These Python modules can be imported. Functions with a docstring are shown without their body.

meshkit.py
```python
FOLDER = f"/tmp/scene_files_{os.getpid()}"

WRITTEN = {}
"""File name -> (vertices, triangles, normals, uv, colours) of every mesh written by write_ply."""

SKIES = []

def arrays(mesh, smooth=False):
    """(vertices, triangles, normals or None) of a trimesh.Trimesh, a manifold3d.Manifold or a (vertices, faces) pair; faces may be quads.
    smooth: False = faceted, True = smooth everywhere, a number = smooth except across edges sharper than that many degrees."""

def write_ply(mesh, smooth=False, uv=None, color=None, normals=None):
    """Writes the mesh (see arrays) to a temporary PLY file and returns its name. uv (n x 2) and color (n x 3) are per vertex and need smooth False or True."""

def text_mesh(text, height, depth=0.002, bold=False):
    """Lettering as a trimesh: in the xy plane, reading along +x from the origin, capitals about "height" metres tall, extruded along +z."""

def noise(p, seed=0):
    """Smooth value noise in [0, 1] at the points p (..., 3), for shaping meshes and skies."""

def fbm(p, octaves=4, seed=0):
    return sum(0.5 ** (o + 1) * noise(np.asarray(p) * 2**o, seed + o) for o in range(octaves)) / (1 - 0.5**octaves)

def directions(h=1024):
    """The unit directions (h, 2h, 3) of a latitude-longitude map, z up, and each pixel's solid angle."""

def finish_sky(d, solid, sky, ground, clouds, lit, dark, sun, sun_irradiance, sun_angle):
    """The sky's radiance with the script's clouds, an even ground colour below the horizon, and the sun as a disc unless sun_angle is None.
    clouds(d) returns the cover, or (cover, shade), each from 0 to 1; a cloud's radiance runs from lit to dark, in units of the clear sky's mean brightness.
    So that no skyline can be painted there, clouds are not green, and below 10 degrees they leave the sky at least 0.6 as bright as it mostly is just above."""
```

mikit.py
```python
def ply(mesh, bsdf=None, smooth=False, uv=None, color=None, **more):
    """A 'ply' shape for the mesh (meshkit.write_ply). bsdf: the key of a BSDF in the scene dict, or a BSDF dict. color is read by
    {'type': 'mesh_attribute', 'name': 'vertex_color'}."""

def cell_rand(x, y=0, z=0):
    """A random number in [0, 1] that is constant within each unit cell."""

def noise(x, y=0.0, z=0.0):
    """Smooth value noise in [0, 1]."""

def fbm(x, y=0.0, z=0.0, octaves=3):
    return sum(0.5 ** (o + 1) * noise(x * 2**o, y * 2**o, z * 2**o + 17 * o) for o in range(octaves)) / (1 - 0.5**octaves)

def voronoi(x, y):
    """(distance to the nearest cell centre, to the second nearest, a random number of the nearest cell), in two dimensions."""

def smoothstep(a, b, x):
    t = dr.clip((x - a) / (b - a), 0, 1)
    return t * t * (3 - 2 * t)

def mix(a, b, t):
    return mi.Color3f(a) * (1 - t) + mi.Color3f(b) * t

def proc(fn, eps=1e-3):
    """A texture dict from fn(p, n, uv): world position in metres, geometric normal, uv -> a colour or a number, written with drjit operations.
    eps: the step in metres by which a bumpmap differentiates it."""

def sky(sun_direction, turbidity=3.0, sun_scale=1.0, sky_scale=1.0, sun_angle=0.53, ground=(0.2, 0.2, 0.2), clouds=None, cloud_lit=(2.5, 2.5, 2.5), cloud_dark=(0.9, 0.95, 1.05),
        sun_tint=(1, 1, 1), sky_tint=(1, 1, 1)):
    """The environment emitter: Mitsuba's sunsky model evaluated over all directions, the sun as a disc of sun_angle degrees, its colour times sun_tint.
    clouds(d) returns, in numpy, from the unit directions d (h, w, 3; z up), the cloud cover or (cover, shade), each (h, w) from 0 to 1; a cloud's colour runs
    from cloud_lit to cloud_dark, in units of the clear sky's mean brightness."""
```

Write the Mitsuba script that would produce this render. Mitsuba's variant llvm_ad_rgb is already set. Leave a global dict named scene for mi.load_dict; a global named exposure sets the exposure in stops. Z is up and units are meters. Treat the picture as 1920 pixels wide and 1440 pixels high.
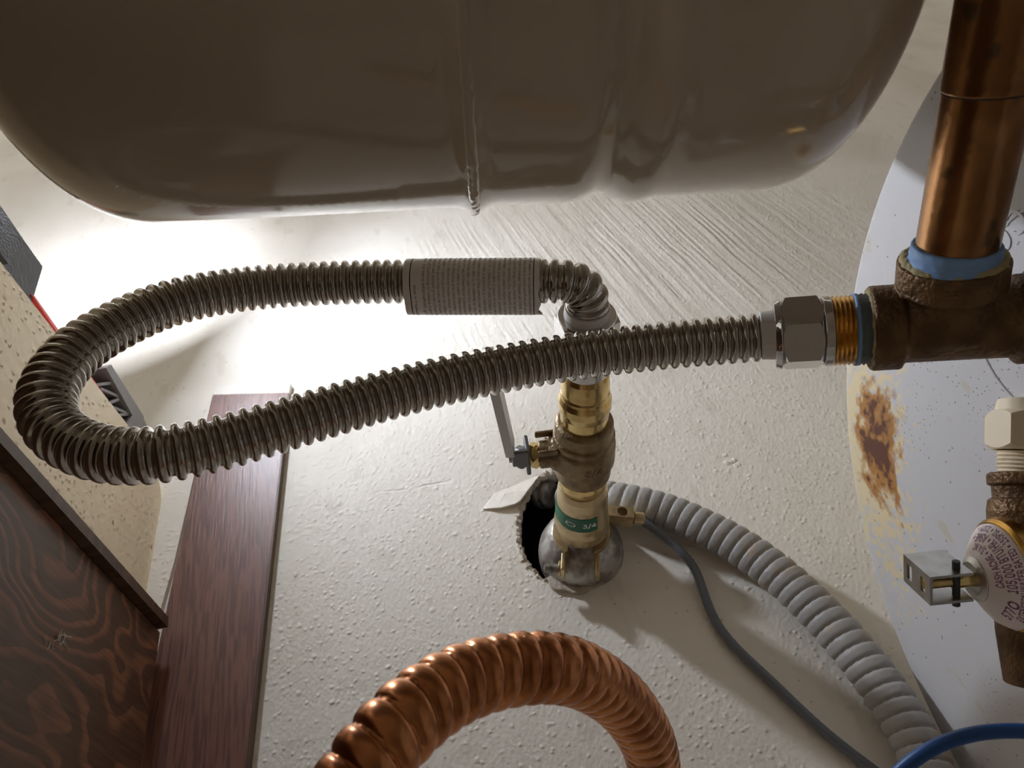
import math, random
import numpy as np, trimesh, mitsuba as mi, manifold3d as m3
import drjit as dr
import mikit, meshkit
from mikit import proc, noise, fbm, voronoi, cell_rand, smoothstep, mix
from scipy.interpolate import CubicSpline
from shapely.geometry import Polygon, Point, LineString

T4 = mi.ScalarTransform4f
rng = np.random.default_rng(7)
random.seed(7)
scene, labels = {"type": "scene"}, {}

# ------------------------------------------------------------------ camera
# World: z up, the wall is the plane y = 0, the room lies at y > 0.  The photograph was taken turned by 90 degrees: up is to its left.
FOC = 1387.0
CAM_RIGHT = np.array([0.2256, -0.0372, -0.9735])
CAM_BACK = np.array([0.7363, 0.6609, 0.1454])
CAM_RIGHT /= np.linalg.norm(CAM_RIGHT)
CAM_BACK -= CAM_RIGHT * (CAM_BACK @ CAM_RIGHT)
CAM_BACK /= np.linalg.norm(CAM_BACK)
CAM_UP = np.cross(CAM_BACK, CAM_RIGHT)
CAM = np.array([0.3006, 0.44, 1.5536])
scene["camera"] = {
    "type": "thinlens", "fov": 2 * math.degrees(math.atan(960 / FOC)), "fov_axis": "x", "near_clip": 0.02, "far_clip": 30.0,
    "aperture_radius": 0.0007, "focus_distance": 0.36,
    "to_world": T4().look_at(origin=CAM.tolist(), target=(CAM - CAM_BACK).tolist(), up=CAM_UP.tolist()),
}
# ------------------------------------------------------------------ light
exposure = 0.0
scene["room_ambient"] = {"type": "constant", "radiance": {"type": "rgb", "value": [0.76, 0.705, 0.63]}}
LAMP_POWER = 590.0
LAMP_COLOR = np.array([0.92, 0.985, 1.11])


def ray(u, v):
    return CAM_RIGHT * ((u - 960) / FOC) - CAM_UP * ((v - 720) / FOC) - CAM_BACK


def at(u, v, depth):
    """the point seen at (u, v) whose distance along the optical axis is depth"""
    return CAM + ray(u, v) * depth


def on_y(u, v, y=0.0):
    d = ray(u, v)
    return CAM + d * ((y - CAM[1]) / d[1])


def on_z(u, v, z):
    d = ray(u, v)
    return CAM + d * ((z - CAM[2]) / d[2])


LAMP_POS = np.array([-0.36, 0.20, 1.72])
LAMP_AIM = np.array([0.308, -0.041, -0.95])
LAMP_AIM /= np.linalg.norm(LAMP_AIM)
_hot = on_y(212, 512) - LAMP_POS
scene["lamp_beam"] = {"type": "spot", "intensity": {"type": "rgb", "value": [0.55, 0.58, 0.64]}, "cutoff_angle": 58.0, "beam_width": 8.0,
                      "to_world": T4().look_at(origin=(LAMP_POS + 0.05 * _hot / np.linalg.norm(_hot)).tolist(), target=on_y(212, 512).tolist(), up=[0, 1, 0.1])}


# ------------------------------------------------------------------ materials
def rgb(r, g, b):
    return {"type": "rgb", "value": [r, g, b]}


def lin(r, g, b):
    c = np.array([r, g, b]) / 255.0
    return tuple(float(x) for x in np.where(c <= 0.04045, c / 12.92, ((c + 0.055) / 1.055) ** 2.4))


def bsdf(key, color, rough=0.5, metal=0.0, bump=None, bump_scale=0.001, eps=0.0005, spec=0.5, coat=0.0, coat_gloss=0.9, rough_tex=None):
    c = proc(color, eps) if callable(color) else rgb(*color)
    d = {"type": "principled", "base_color": c, "roughness": proc(rough_tex, eps) if rough_tex else rough, "metallic": metal, "specular": spec}
    if coat:
        d |= {"clearcoat": coat, "clearcoat_gloss": coat_gloss}
    if bump is not None:
        d = {"type": "bumpmap", "arbitrary": proc(bump, eps), "scale": bump_scale, "bsdf": d}
    scene[key] = {"type": "twosided", "bsdf": d}
    return key


bA, bB = on_y(1080, 400), on_y(1170, 500)
BR = np.array([bB[0] - bA[0], bB[2] - bA[2]]); BR /= np.linalg.norm(BR)
BC = on_y(1180, 470)


CK0, CK1 = on_y(690, 928), on_y(860, 903)
CKD = np.array([CK1[0] - CK0[0], CK1[2] - CK0[2]]); CKL = float(np.linalg.norm(CKD)); CKD /= CKL


def wall_color(p, n, uv):
    t = fbm(p.x * 9, p.y * 9, p.z * 9)
    c = mix((0.80, 0.765, 0.69), (0.72, 0.68, 0.60), smoothstep(0.35, 0.75, t))
    s = smoothstep(0.66, 0.80, fbm(p.x * 34 + 5, p.y * 34, p.z * 60, 4))
    c = mix(c, (0.50, 0.44, 0.36), 0.22 * s)
    d, e, r = voronoi(p.x * 110, p.z * 110)
    spot = (1 - smoothstep(0.05, 0.11, d)) * smoothstep(0.86, 0.9, r)
    return mix(c, (0.36, 0.31, 0.26), 0.55 * spot)


def wall_bump(p, n, uv):
    a = (p.x - BC[0]) * BR[0] + (p.z - BC[2]) * BR[1]
    b = -(p.x - BC[0]) * BR[1] + (p.z - BC[2]) * BR[0]
    near = dr.exp(-(dr.square(a / 0.16) + dr.square(b / 0.24)))
    strokes = noise(b * 290 + 1.5 * noise(a * 18, b * 20), a * 9) + 0.5 * noise(b * 520, a * 22)
    d, e, r = voronoi(p.x * 210 + 0.6 * noise(p.x * 90, p.z * 90), p.z * 210)
    blob = (1 - smoothstep(0.02, 0.36, d)) * smoothstep(0.72, 0.78, r)
    d2, e2, r2 = voronoi(p.x * 90, p.z * 90)
    blob2 = (1 - smoothstep(0.02, 0.22, d2)) * smoothstep(0.82, 0.88, r2)
    cx = (p.x - CK0[0]) * CKD[0] + (p.z - CK0[2]) * CKD[1]
    cy = -(p.x - CK0[0]) * CKD[1] + (p.z - CK0[2]) * CKD[0] + 0.004 * (noise(cx * 60) - 0.5) + 0.0014 * (noise(cx * 300) - 0.5)
    crack = dr.exp(-dr.square(cy / 0.0006)) * smoothstep(0.0, 0.01, cx) * (1 - smoothstep(CKL - 0.02, CKL, cx)) * noise(cx * 90 + 4)
    return -0.5 * crack + 0.15 * fbm(p.x * 520, p.y * 520, p.z * 520, 2) + 0.62 * near * strokes + 0.20 * blob + 0.24 * blob2 + 0.20 * fbm(p.x * 45, 3.0, p.z * 45, 3)


bsdf("m_wall", wall_color, 0.62, bump=wall_bump, bump_scale=0.0018, eps=0.0004, spec=0.35)
bsdf("m_plaster", lambda p, n, uv: mix((0.62, 0.56, 0.46), (0.30, 0.26, 0.21), fbm(p.x * 180, p.y * 180, p.z * 180)), 0.9,
     bump=lambda p, n, uv: fbm(p.x * 400, p.y * 400, p.z * 400), bump_scale=0.001)
bsdf("m_room", (0.28, 0.24, 0.20), 0.8)
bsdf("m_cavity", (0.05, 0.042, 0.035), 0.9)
bsdf("m_tank", lambda p, n, uv: mix((0.450, 0.385, 0.300), (0.415, 0.352, 0.272), fbm(p.x * 14, p.y * 14, p.z * 14)), 0.10, spec=0.45,
     bump=lambda p, n, uv: fbm(p.x * 35, p.y * 35, p.z * 35, 2), bump_scale=0.00035, eps=0.002)
bsdf("m_steel", (0.46, 0.435, 0.40), 0.10, 1.0)
bsdf("m_chrome", (0.62, 0.62, 0.62), 0.09, 1.0, bump=lambda p, n, uv: fbm(p.x * 900, p.y * 900, p.z * 900, 2), bump_scale=0.00006, eps=0.0002)
bsdf("m_zinc", lambda p, n, uv: mix((0.62, 0.62, 0.60), (0.38, 0.37, 0.34), fbm(p.x * 160, p.y * 160, p.z * 160)), 0.35, 1.0)
bsdf("m_galv", lambda p, n, uv: mix((0.50, 0.49, 0.46), (0.25, 0.23, 0.21), smoothstep(0.35, 0.7, fbm(p.x * 130, p.y * 130, p.z * 130))), 0.42, 0.75,
     bump=lambda p, n, uv: fbm(p.x * 260, p.y * 260, p.z * 260), bump_scale=0.0006)
bsdf("m_brass", lambda p, n, uv: mix((0.80, 0.61, 0.28), (0.55, 0.40, 0.17), smoothstep(0.4, 0.75, fbm(p.x * 90, p.y * 90, p.z * 90))), 0.2, 1.0)
bsdf("m_brass_pale", lambda p, n, uv: mix((0.66, 0.53, 0.32), (0.46, 0.36, 0.21), smoothstep(0.4, 0.75, fbm(p.x * 120, p.y * 120, p.z * 120))), 0.36, 0.85)
bsdf("m_brass_amber", lambda p, n, uv: mix((0.72, 0.42, 0.11), (0.35, 0.18, 0.05), smoothstep(0.4, 0.75, fbm(p.x * 150, p.y * 150, p.z * 150))), 0.28, 1.0)
bsdf("m_bronze", lambda p, n, uv: mix((0.165, 0.093, 0.040), (0.095, 0.050, 0.021), smoothstep(0.3, 0.75, fbm(p.x * 110, p.y * 110, p.z * 110))), 0.5, 0.55,
     bump=lambda p, n, uv: fbm(p.x * 700, p.y * 700, p.z * 700, 3), bump_scale=0.0010, eps=0.0003)
bsdf("m_valve_bronze", lambda p, n, uv: mix((0.33, 0.245, 0.14), (0.20, 0.14, 0.08), smoothstep(0.3, 0.75, fbm(p.x * 140, p.y * 140, p.z * 140))), 0.46, 0.6,
     bump=lambda p, n, uv: fbm(p.x * 800, p.y * 800, p.z * 800, 2), bump_scale=0.0005, eps=0.0003)


def copper_pipe_color(p, n, uv):
    t = fbm(p.x * 45, p.y * 45, p.z * 45, 4)
    c = mix((0.42, 0.215, 0.095), (0.25, 0.12, 0.048), smoothstep(0.35, 0.65, t))
    c = mix(c, (0.32, 0.20, 0.07), 0.7 * smoothstep(0.5, 0.7, fbm(p.x * 30 + 9, p.y * 30, p.z * 30)))
    return mix(c, (0.10, 0.075, 0.05), 0.85 * smoothstep(0.64, 0.74, fbm(p.x * 95 + 3, p.y * 95, p.z * 95)))


bsdf("m_copper_pipe", copper_pipe_color, 0.27, 1.0, bump=lambda p, n, uv: fbm(p.x * 240, p.y * 240, p.z * 240, 3), bump_scale=0.00025, eps=0.0004)
bsdf("m_copper_flex", lambda p, n, uv: mix((0.64, 0.27, 0.115), (0.36, 0.13, 0.05), smoothstep(0.35, 0.72, fbm(p.x * 70, p.y * 70, p.z * 70, 4))), 0.26, 1.0)
bsdf("m_dark_line", (0.05, 0.03, 0.02), 0.6)
bsdf("m_collar_white", (0.62, 0.61, 0.60), 0.4)
bsdf("m_blue_tape", lambda p, n, uv: mix((0.13, 0.25, 0.47), (0.20, 0.33, 0.55), fbm(p.x * 200, p.y * 800, p.z * 200)), 0.55)
bsdf("m_blue_dark", lambda p, n, uv: mix((0.05, 0.09, 0.14), (0.12, 0.13, 0.10), fbm(p.x * 300, p.y * 300, p.z * 300)), 0.5)
bsdf("m_dope", lambda p, n, uv: mix((0.40, 0.33, 0.17), (0.24, 0.20, 0.10), fbm(p.x * 260, p.y * 260, p.z * 260)), 0.75,
     bump=lambda p, n, uv: fbm(p.x * 500, p.y * 500, p.z * 500), bump_scale=0.001)


def conduit_color(p, n, uv):
    c = mix((0.38, 0.375, 0.365), (0.29, 0.285, 0.275), fbm(p.x * 120, p.y * 120, p.z * 120))
    return mix(c, (0.36, 0.29, 0.22), 0.7 * smoothstep(0.62, 0.74, fbm(p.x * 75 + 4, p.y * 75, p.z * 75)))


bsdf("m_conduit", conduit_color, 0.55, bump=lambda p, n, uv: fbm(p.x * 500, p.y * 500, p.z * 500, 2), bump_scale=0.0003)
bsdf("m_wire_grey", (0.13, 0.145, 0.17), 0.5)
bsdf("m_blue_cable", (0.012, 0.075, 0.26), 0.4)
bsdf("m_lever_grey", (0.50, 0.50, 0.49), 0.38, 0.5)
bsdf("m_lever_dark", (0.17, 0.175, 0.19), 0.42, 0.6)
bsdf("m_green", (0.005, 0.13, 0.065), 0.4)
bsdf("m_white_print", (0.75, 0.76, 0.74), 0.5)
bsdf("m_paper", lambda p, n, uv: mix((0.92, 0.90, 0.88), (0.86, 0.84, 0.82), fbm(p.x * 150, p.y * 150, p.z * 150)), 0.35)
bsdf("m_ink", (0.045, 0.045, 0.055), 0.5)
bsdf("m_ink_blue", (0.01, 0.012, 0.07), 0.5)
bsdf("m_tag", (0.72, 0.66, 0.66), 0.4)
bsdf("m_ink_purple", (0.16, 0.045, 0.14), 0.5)
bsdf("m_cream_plastic", lambda p, n, uv: mix((0.72, 0.62, 0.45), (0.45, 0.33, 0.18), 0.8 * smoothstep(0.55, 0.75, fbm(p.x * 200, p.y * 60, p.z * 60))), 0.5)
bsdf("m_beige", lambda p, n, uv: mix(mix((0.88, 0.78, 0.575), (0.84, 0.73, 0.53), fbm(p.x * 25, p.y * 25, p.z * 25)), (0.30, 0.16, 0.07),
     0.8 * (1 - smoothstep(0.05, 0.13, voronoi(p.x * 55, p.y * 55)[0])) * smoothstep(0.8, 0.85, voronoi(p.x * 55, p.y * 55)[2])), 0.5,
     bump=lambda p, n, uv: (1 - smoothstep(0.02, 0.25, voronoi(p.x * 190, p.y * 190)[0])) * smoothstep(0.6, 0.7, voronoi(p.x * 190, p.y * 190)[2]) + 0.3 * fbm(p.x * 200, p.y * 200, p.z * 200), bump_scale=0.0010)
bsdf("m_black_plastic", (0.035, 0.037, 0.042), 0.5, bump=lambda p, n, uv: fbm(p.x * 900, p.y * 900, p.z * 900, 2), bump_scale=0.0005)
bsdf("m_grey_plastic", (0.20, 0.20, 0.205), 0.5)
bsdf("m_red_plastic", (0.70, 0.055, 0.05), 0.4)
bsdf("m_dust", (0.60, 0.57, 0.54), 0.9)
bsdf("m_gasket", (0.05, 0.055, 0.06), 0.7)
bsdf("m_white_paint", (0.74, 0.71, 0.64), 0.5)


def ply_color(p, n, uv):
    a = p.y * 0.99 + p.x * 0.13
    b = p.x * 0.99 - p.y * 0.13
    h = b * 9.0 + 2.6 * fbm(b * 13 + 3, a * 6.5, 0.5, 2) + 0.35 * noise(b * 70, a * 45)
    f = h * 5.2 - dr.floor(h * 5.2)
    band = smoothstep(0.0, 0.06, f) * (1 - smoothstep(0.20, 0.55, f))
    c = mix((0.075, 0.038, 0.021), (0.105, 0.056, 0.032), fbm(b * 40, a * 12))
    c = mix(c, (0.235, 0.098, 0.050), band * (0.45 + 0.55 * noise(b * 40, a * 20)))
    return c * (0.75 + 0.45 * noise(b * 900, a * 60))


bsdf("m_plywood", ply_color, 0.42, spec=0.4)


def board_color(p, n, uv):
    s = noise(p.x * 55 + 2.0 * noise(p.x * 9, p.z * 40), p.z * 900 + 6 * noise(p.x * 12, p.z * 30))
    c = mix((0.205, 0.092, 0.068), (0.125, 0.056, 0.042), smoothstep(0.35, 0.7, s))
    return mix(c, (0.175, 0.085, 0.050), 0.6 * smoothstep(0.62, 0.85, noise(p.x * 70 + 30, p.z * 1100)))


bsdf("m_board", board_color, 0.42, spec=0.5, bump=lambda p, n, uv: noise(p.x * 60, p.z * 1000), bump_scale=0.00008, eps=0.0003)
bsdf("m_board_edge", lambda p, n, uv: mix((0.045, 0.022, 0.013), (0.11, 0.06, 0.032), noise(p.x * 60, p.y * 300, p.z * 60)), 0.5)
HZ = 1.2939
RUST = on_z(1633, 838, HZ)
HC = np.array([0.233, 0.2389])
HR = 0.2375


def heater_color(p, n, uv):
    rad = dr.sqrt(dr.square(p.x - HC[0]) + dr.square(p.y - HC[1]))
    ang = ((p.x - RUST[0]) * (RUST[1] - HC[1]) - (p.y - RUST[1]) * (RUST[0] - HC[0])) / HR
    rr = (rad - (HR - 0.026))
    f = fbm(ang * 160, rr * 210, 2.0, 4)
    g = fbm(ang * 330 + 7, rr * 420, 1.0, 3)
    core = 1.15 - dr.sqrt(dr.square(ang / 0.040) + dr.square((rr + 0.002) / 0.021)) + (f - 0.5) * 1.1
    halo = 1.25 - dr.sqrt(dr.square((ang + 0.004) / 0.066) + dr.square((rr - 0.008) / 0.034)) + (g - 0.5) * 1.7
    c = mi.Color3f(0.56, 0.56, 0.575)
    c = mix(c, (0.72, 0.60, 0.36), 0.9 * smoothstep(0.1, 0.75, halo))
    c = mix(c, (0.40, 0.19, 0.055), smoothstep(0.15, 0.55, core))
    c = mix(c, (0.12, 0.045, 0.028), smoothstep(0.55, 0.9, core + 0.5 * (g - 0.5)))
    d, e, r = voronoi(p.x * 130, p.y * 130)
    spot = (1 - smoothstep(0.04, 0.09, d)) * smoothstep(0.80, 0.84, r)
    d2, e2, r2 = voronoi(p.x * 420, p.y * 420)
    near = smoothstep(0.60, 0.78, fbm(p.x * 26 + 3, p.y * 26, 0.0))
    spot2 = (1 - smoothstep(0.10, 0.22, d2)) * smoothstep(0.72, 0.76, r2) * near
    c = mix(c, (0.16, 0.13, 0.11), 0.75 * dr.maximum(spot, spot2))
    st = smoothstep(0.74, 0.84, fbm(p.x * 60 + 11, p.y * 90, 4.0))
    return mix(c, (0.50, 0.43, 0.26), 0.4 * st)


bsdf("m_heater", heater_color, 0.42, spec=0.4)


# ------------------------------------------------------------------ helpers
def numbered(key):
    if key not in USED:
        USED.add(key)
        return key
    k = 1
    while f"{key}_{k:03d}" in USED:
        k += 1
    USED.add(f"{key}_{k:03d}")
    return f"{key}_{k:03d}"


USED = set()


def thing(name, label=None, category=None, group=None, kind=None):
    key = numbered(name)
    d = {}
    if label:
        d["label"] = label
    if category:
        d["category"] = category
    if group:
        d["group"] = group
    if kind:
        d["kind"] = kind
    if d:
        labels[key] = d
    return key


def part(parent, name, mesh, mat, smooth=35, label=None, kind=None, shape=None):
    key = numbered(f"{parent}__{name}" if parent else name)
    scene[key] = shape or mikit.ply(mesh, mat, smooth=smooth)
    d = {}
    if label:
        d["label"] = label
    if kind:
        d["kind"] = kind
    if d:
        labels[key] = d
    return key


def nrm(v):
    v = np.asarray(v, float)
    return v / np.linalg.norm(v)


def frame(axis, hint=(0.3, 0.2, 0.9)):
    """X, Y, Z with Z = axis and X as close to hint as it goes"""
    z = nrm(axis)
    x = np.asarray(hint, float)
    x = nrm(x - z * (x @ z))
    return np.stack([x, np.cross(z, x), z], 1)


def to(mesh, origin, fr):
    m = mesh.copy()
    m.vertices = np.asarray(m.vertices) @ fr.T + np.asarray(origin)
    return m


def cat(*ms):
    ms = [m for m in ms if m is not None]
    return trimesh.util.concatenate(ms) if len(ms) > 1 else ms[0]


def man(m):
    """manifold3d -> trimesh"""
    mm = m.to_mesh()
    return trimesh.Trimesh(np.array(mm.vert_properties)[:, :3], np.array(mm.tri_verts), process=False)


def lathe(profile, n=64):
    """solid of revolution about z from (r, z) points; outward normals when z rises on the outside"""
    return trimesh.creation.revolve(np.array(profile, float), sections=n)


def rlathe(pts, n=64, rad=0.0006):
    """lathe of a closed profile with its corners rounded"""
    poly = Polygon(pts + [(0, pts[-1][1]), (0, pts[0][1])])
    poly = poly.buffer(0)
    wide = Polygon(list(poly.exterior.coords)).union(Polygon([(-x, y) for x, y in poly.exterior.coords])).buffer(1e-7)
    r = wide.buffer(-rad, quad_segs=4).buffer(2 * rad, quad_segs=4).buffer(-rad, quad_segs=4)
    half = r.intersection(Polygon([(0, -1), (1, -1), (1, 1), (0, 1)]))
    xy = np.array(half.exterior.coords)[:-1]
    if not half.exterior.is_ccw:
        xy = xy[::-1]
    on = (xy[:, 0] < 1e-7)
    xy[on, 0] = 0
    # start at the lowest axis point
    k = np.argmin(np.where(on, xy[:, 1], 9))
    xy = np.roll(xy, -k, 0)
    while xy[-1, 0] == 0 and xy[-2, 0] == 0:
        xy = xy[:-1]
    return trimesh.creation.revolve(xy, sections=n)


def box(sx, sy, sz, c=(0, 0, 0), r=0.0):
    if r <= 0:
        m = trimesh.creation.box([sx, sy, sz])
    else:
        s = m3.Manifold.sphere(r, 12)
        pts = [(a * (sx / 2 - r), b * (sy / 2 - r), d * (sz / 2 - r)) for a in (-1, 1) for b in (-1, 1) for d in (-1, 1)]
        m = man(m3.Manifold.batch_hull([s.translate(p) for p in pts]))
    m.apply_translation(c)
    return m


def hexnut(across_corners, length, bore=0.0, chamfer=0.0012, flange=None):
    """hex with both ends turned round, along z from 0"""
    R = across_corners / 2
    cs = m3.CrossSection([[(R * math.cos(k * math.pi / 3), R * math.sin(k * math.pi / 3)) for k in range(6)]])
    h = m3.Manifold.extrude(cs, length)
    f = R * math.cos(math.pi / 6)
    prof = m3.CrossSection([[(0, 0), (f * 0.97, 0), (R * 1.01, chamfer * 2.0), (R * 1.01, length - chamfer * 2.0), (f * 0.97, length), (0, length)]])
    h = h ^ m3.Manifold.revolve(prof, 72)
    if bore:
        h = h - m3.Manifold.cylinder(length + 0.02, bore, bore, 48).translate((0, 0, -0.01))
    return man(h)


def spline(points, step):
    pts = np.array(points, float)
    s = np.concatenate([[0], np.cumsum(np.linalg.norm(np.diff(pts, axis=0), axis=1))])
    cs = CubicSpline(s, pts)
    fine = cs(np.linspace(0, s[-1], 3000))
    L = np.concatenate([[0], np.cumsum(np.linalg.norm(np.diff(fine, axis=0), axis=1))])
    k = max(2, int(round(L[-1] / step)) + 1)
    t = np.linspace(0, L[-1], k)
    return np.stack([np.interp(t, L, fine[:, i]) for i in range(3)], 1), t


def transport(path):
    t = np.gradient(path, axis=0)
    t /= np.linalg.norm(t, axis=1, keepdims=True)
    a = np.zeros_like(path)
    a[0] = frame(t[0])[:, 0]
    for i in range(1, len(path)):
        v = a[i - 1] - t[i] * (a[i - 1] @ t[i])
        a[i] = v / np.linalg.norm(v)
    return t, a, np.cross(t, a)


def tube(path, radius, n=32, caps=True):
    """radius: number, array per ring, or (rings, n) array"""
    t, a, b = transport(path)
    phi = np.linspace(0, 2 * np.pi, n, endpoint=False)
    r = np.broadcast_to(np.asarray(radius, float).reshape(-1, 1) if np.ndim(radius) == 1 else radius, (len(path), n))
    v = path[:, None] + r[..., None] * (np.cos(phi)[None, :, None] * a[:, None] + np.sin(phi)[None, :, None] * b[:, None])
    i, j = np.meshgrid(np.arange(len(path) - 1), np.arange(n), indexing="ij")
    k = lambda x, y: x * n + y % n  # noqa: E731
    q = np.stack([k(i, j), k(i, j + 1), k(i + 1, j + 1), k(i + 1, j)], -1).reshape(-1, 4)
    f = np.vstack([q[:, [0, 1, 2]], q[:, [0, 2, 3]]])
    v = v.reshape(-1, 3)
    if caps:
        m = len(v)
        v = np.vstack([v, path[0], path[-1]])
        j = np.arange(n)
        f = np.vstack([f, np.stack([np.full(n, m), (j + 1) % n, j], 1), np.stack([np.full(n, m + 1), (len(path) - 1) * n + j, (len(path) - 1) * n + (j + 1) % n], 1)])
    return trimesh.Trimesh(v, f, process=False)


def extrude(poly, h, z0=0.0):
    ms = [trimesh.creation.extrude_polygon(g, h, engine="earcut") for g in getattr(poly, "geoms", [poly])]
    m = cat(*ms)
    m.apply_translation([0, 0, z0])
    return m


def wall_slab(poly_xz, y0, y1):
    """polygon in (x, z) of the wall, extruded from y0 to y1"""
    m = extrude(poly_xz, y1 - y0)
    v = np.array(m.vertices)
    m.vertices = np.stack([v[:, 0], v[:, 2] + y0, v[:, 1]], 1)
    m.faces = np.array(m.faces)[:, ::-1]
    return m


def level(pts_from, sz, f, edge, bounds):
    return man(m3.Manifold.level_set(f, bounds, edge, 0.0))


def smin(a, b, k):
    h = max(k - abs(a - b), 0.0) / k
    return min(a, b) - h * h * k * 0.25


def cyl_sdf(ax, rad, lo, hi, rnd=0.001):
    """capped cylinder along axis 0, 1 or 2 through the origin"""
    o = [i for i in range(3) if i != ax]

    def f(p):
        q = math.hypot(p[o[0]], p[o[1]]) - rad + rnd
        h = abs(p[ax] - (lo + hi) / 2) - (hi - lo) / 2 + rnd
        return min(max(q, h), 0.0) + math.hypot(max(q, 0), max(h, 0)) - rnd
    return f


def jitter_poly(pts, amp, step, seed=1):
    r = np.random.default_rng(seed)
    ring = LineString(list(pts) + [pts[0]])
    n = int(ring.length / step)
    out = []
    for k in range(n):
        q = ring.interpolate(k * step)
        out.append((q.x + r.normal(0, amp), q.y + r.normal(0, amp)))
    return Polygon(out).buffer(0)


def noisy(mesh, amp, freq, seed=0):
    m = mesh.copy()
    n = np.array(m.vertex_normals)
    m.vertices = np.array(m.vertices) + n * ((meshkit.fbm(np.array(m.vertices) * freq, 3, seed) - 0.5) * 2 * amp)[:, None]
    return m


def xz(u, v, y=0.0):
    p = on_y(u, v, y)
    return (p[0], p[2])


# ------------------------------------------------------------------ wall
hole_px = [(1022, 884), (992, 908), (976, 948), (968, 992), (972, 1030), (990, 1066), (1016, 1088), (1050, 1094), (1096, 1090), (1130, 1070), (1146, 1030), (1130, 960), (1100, 900), (1060, 882)]
hole = jitter_poly([xz(*q) for q in hole_px], 0.0007, 0.0022, 3)
outer = Polygon([(-2.6, 0.0), (1.09, 0.0), (1.09, 2.6), (-2.6, 2.6)])
thing("wall_back", "cream painted plaster wall with a broken hole around the pipe", kind="structure")
scene["wall_back"] = mikit.ply(wall_slab(outer.difference(hole), -0.014, 0.0), "m_wall")
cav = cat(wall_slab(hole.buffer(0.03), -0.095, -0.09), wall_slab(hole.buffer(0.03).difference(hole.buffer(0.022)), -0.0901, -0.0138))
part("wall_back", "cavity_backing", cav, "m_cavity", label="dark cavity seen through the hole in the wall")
for nm, sz, ce in (("wall_front", (2.4, 0.02, 2.6), (-0.1, 1.26, 1.3)), ("wall_side", (0.02, 1.25, 2.6), (1.1, 0.625, 1.3))):
    thing(nm, {"wall_front": "dim brown closet wall opposite the pipes", "wall_side": "dim brown side wall of the closet"}[nm], kind="structure")
    scene[nm] = mikit.ply(box(*sz, ce), "m_room")
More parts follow.
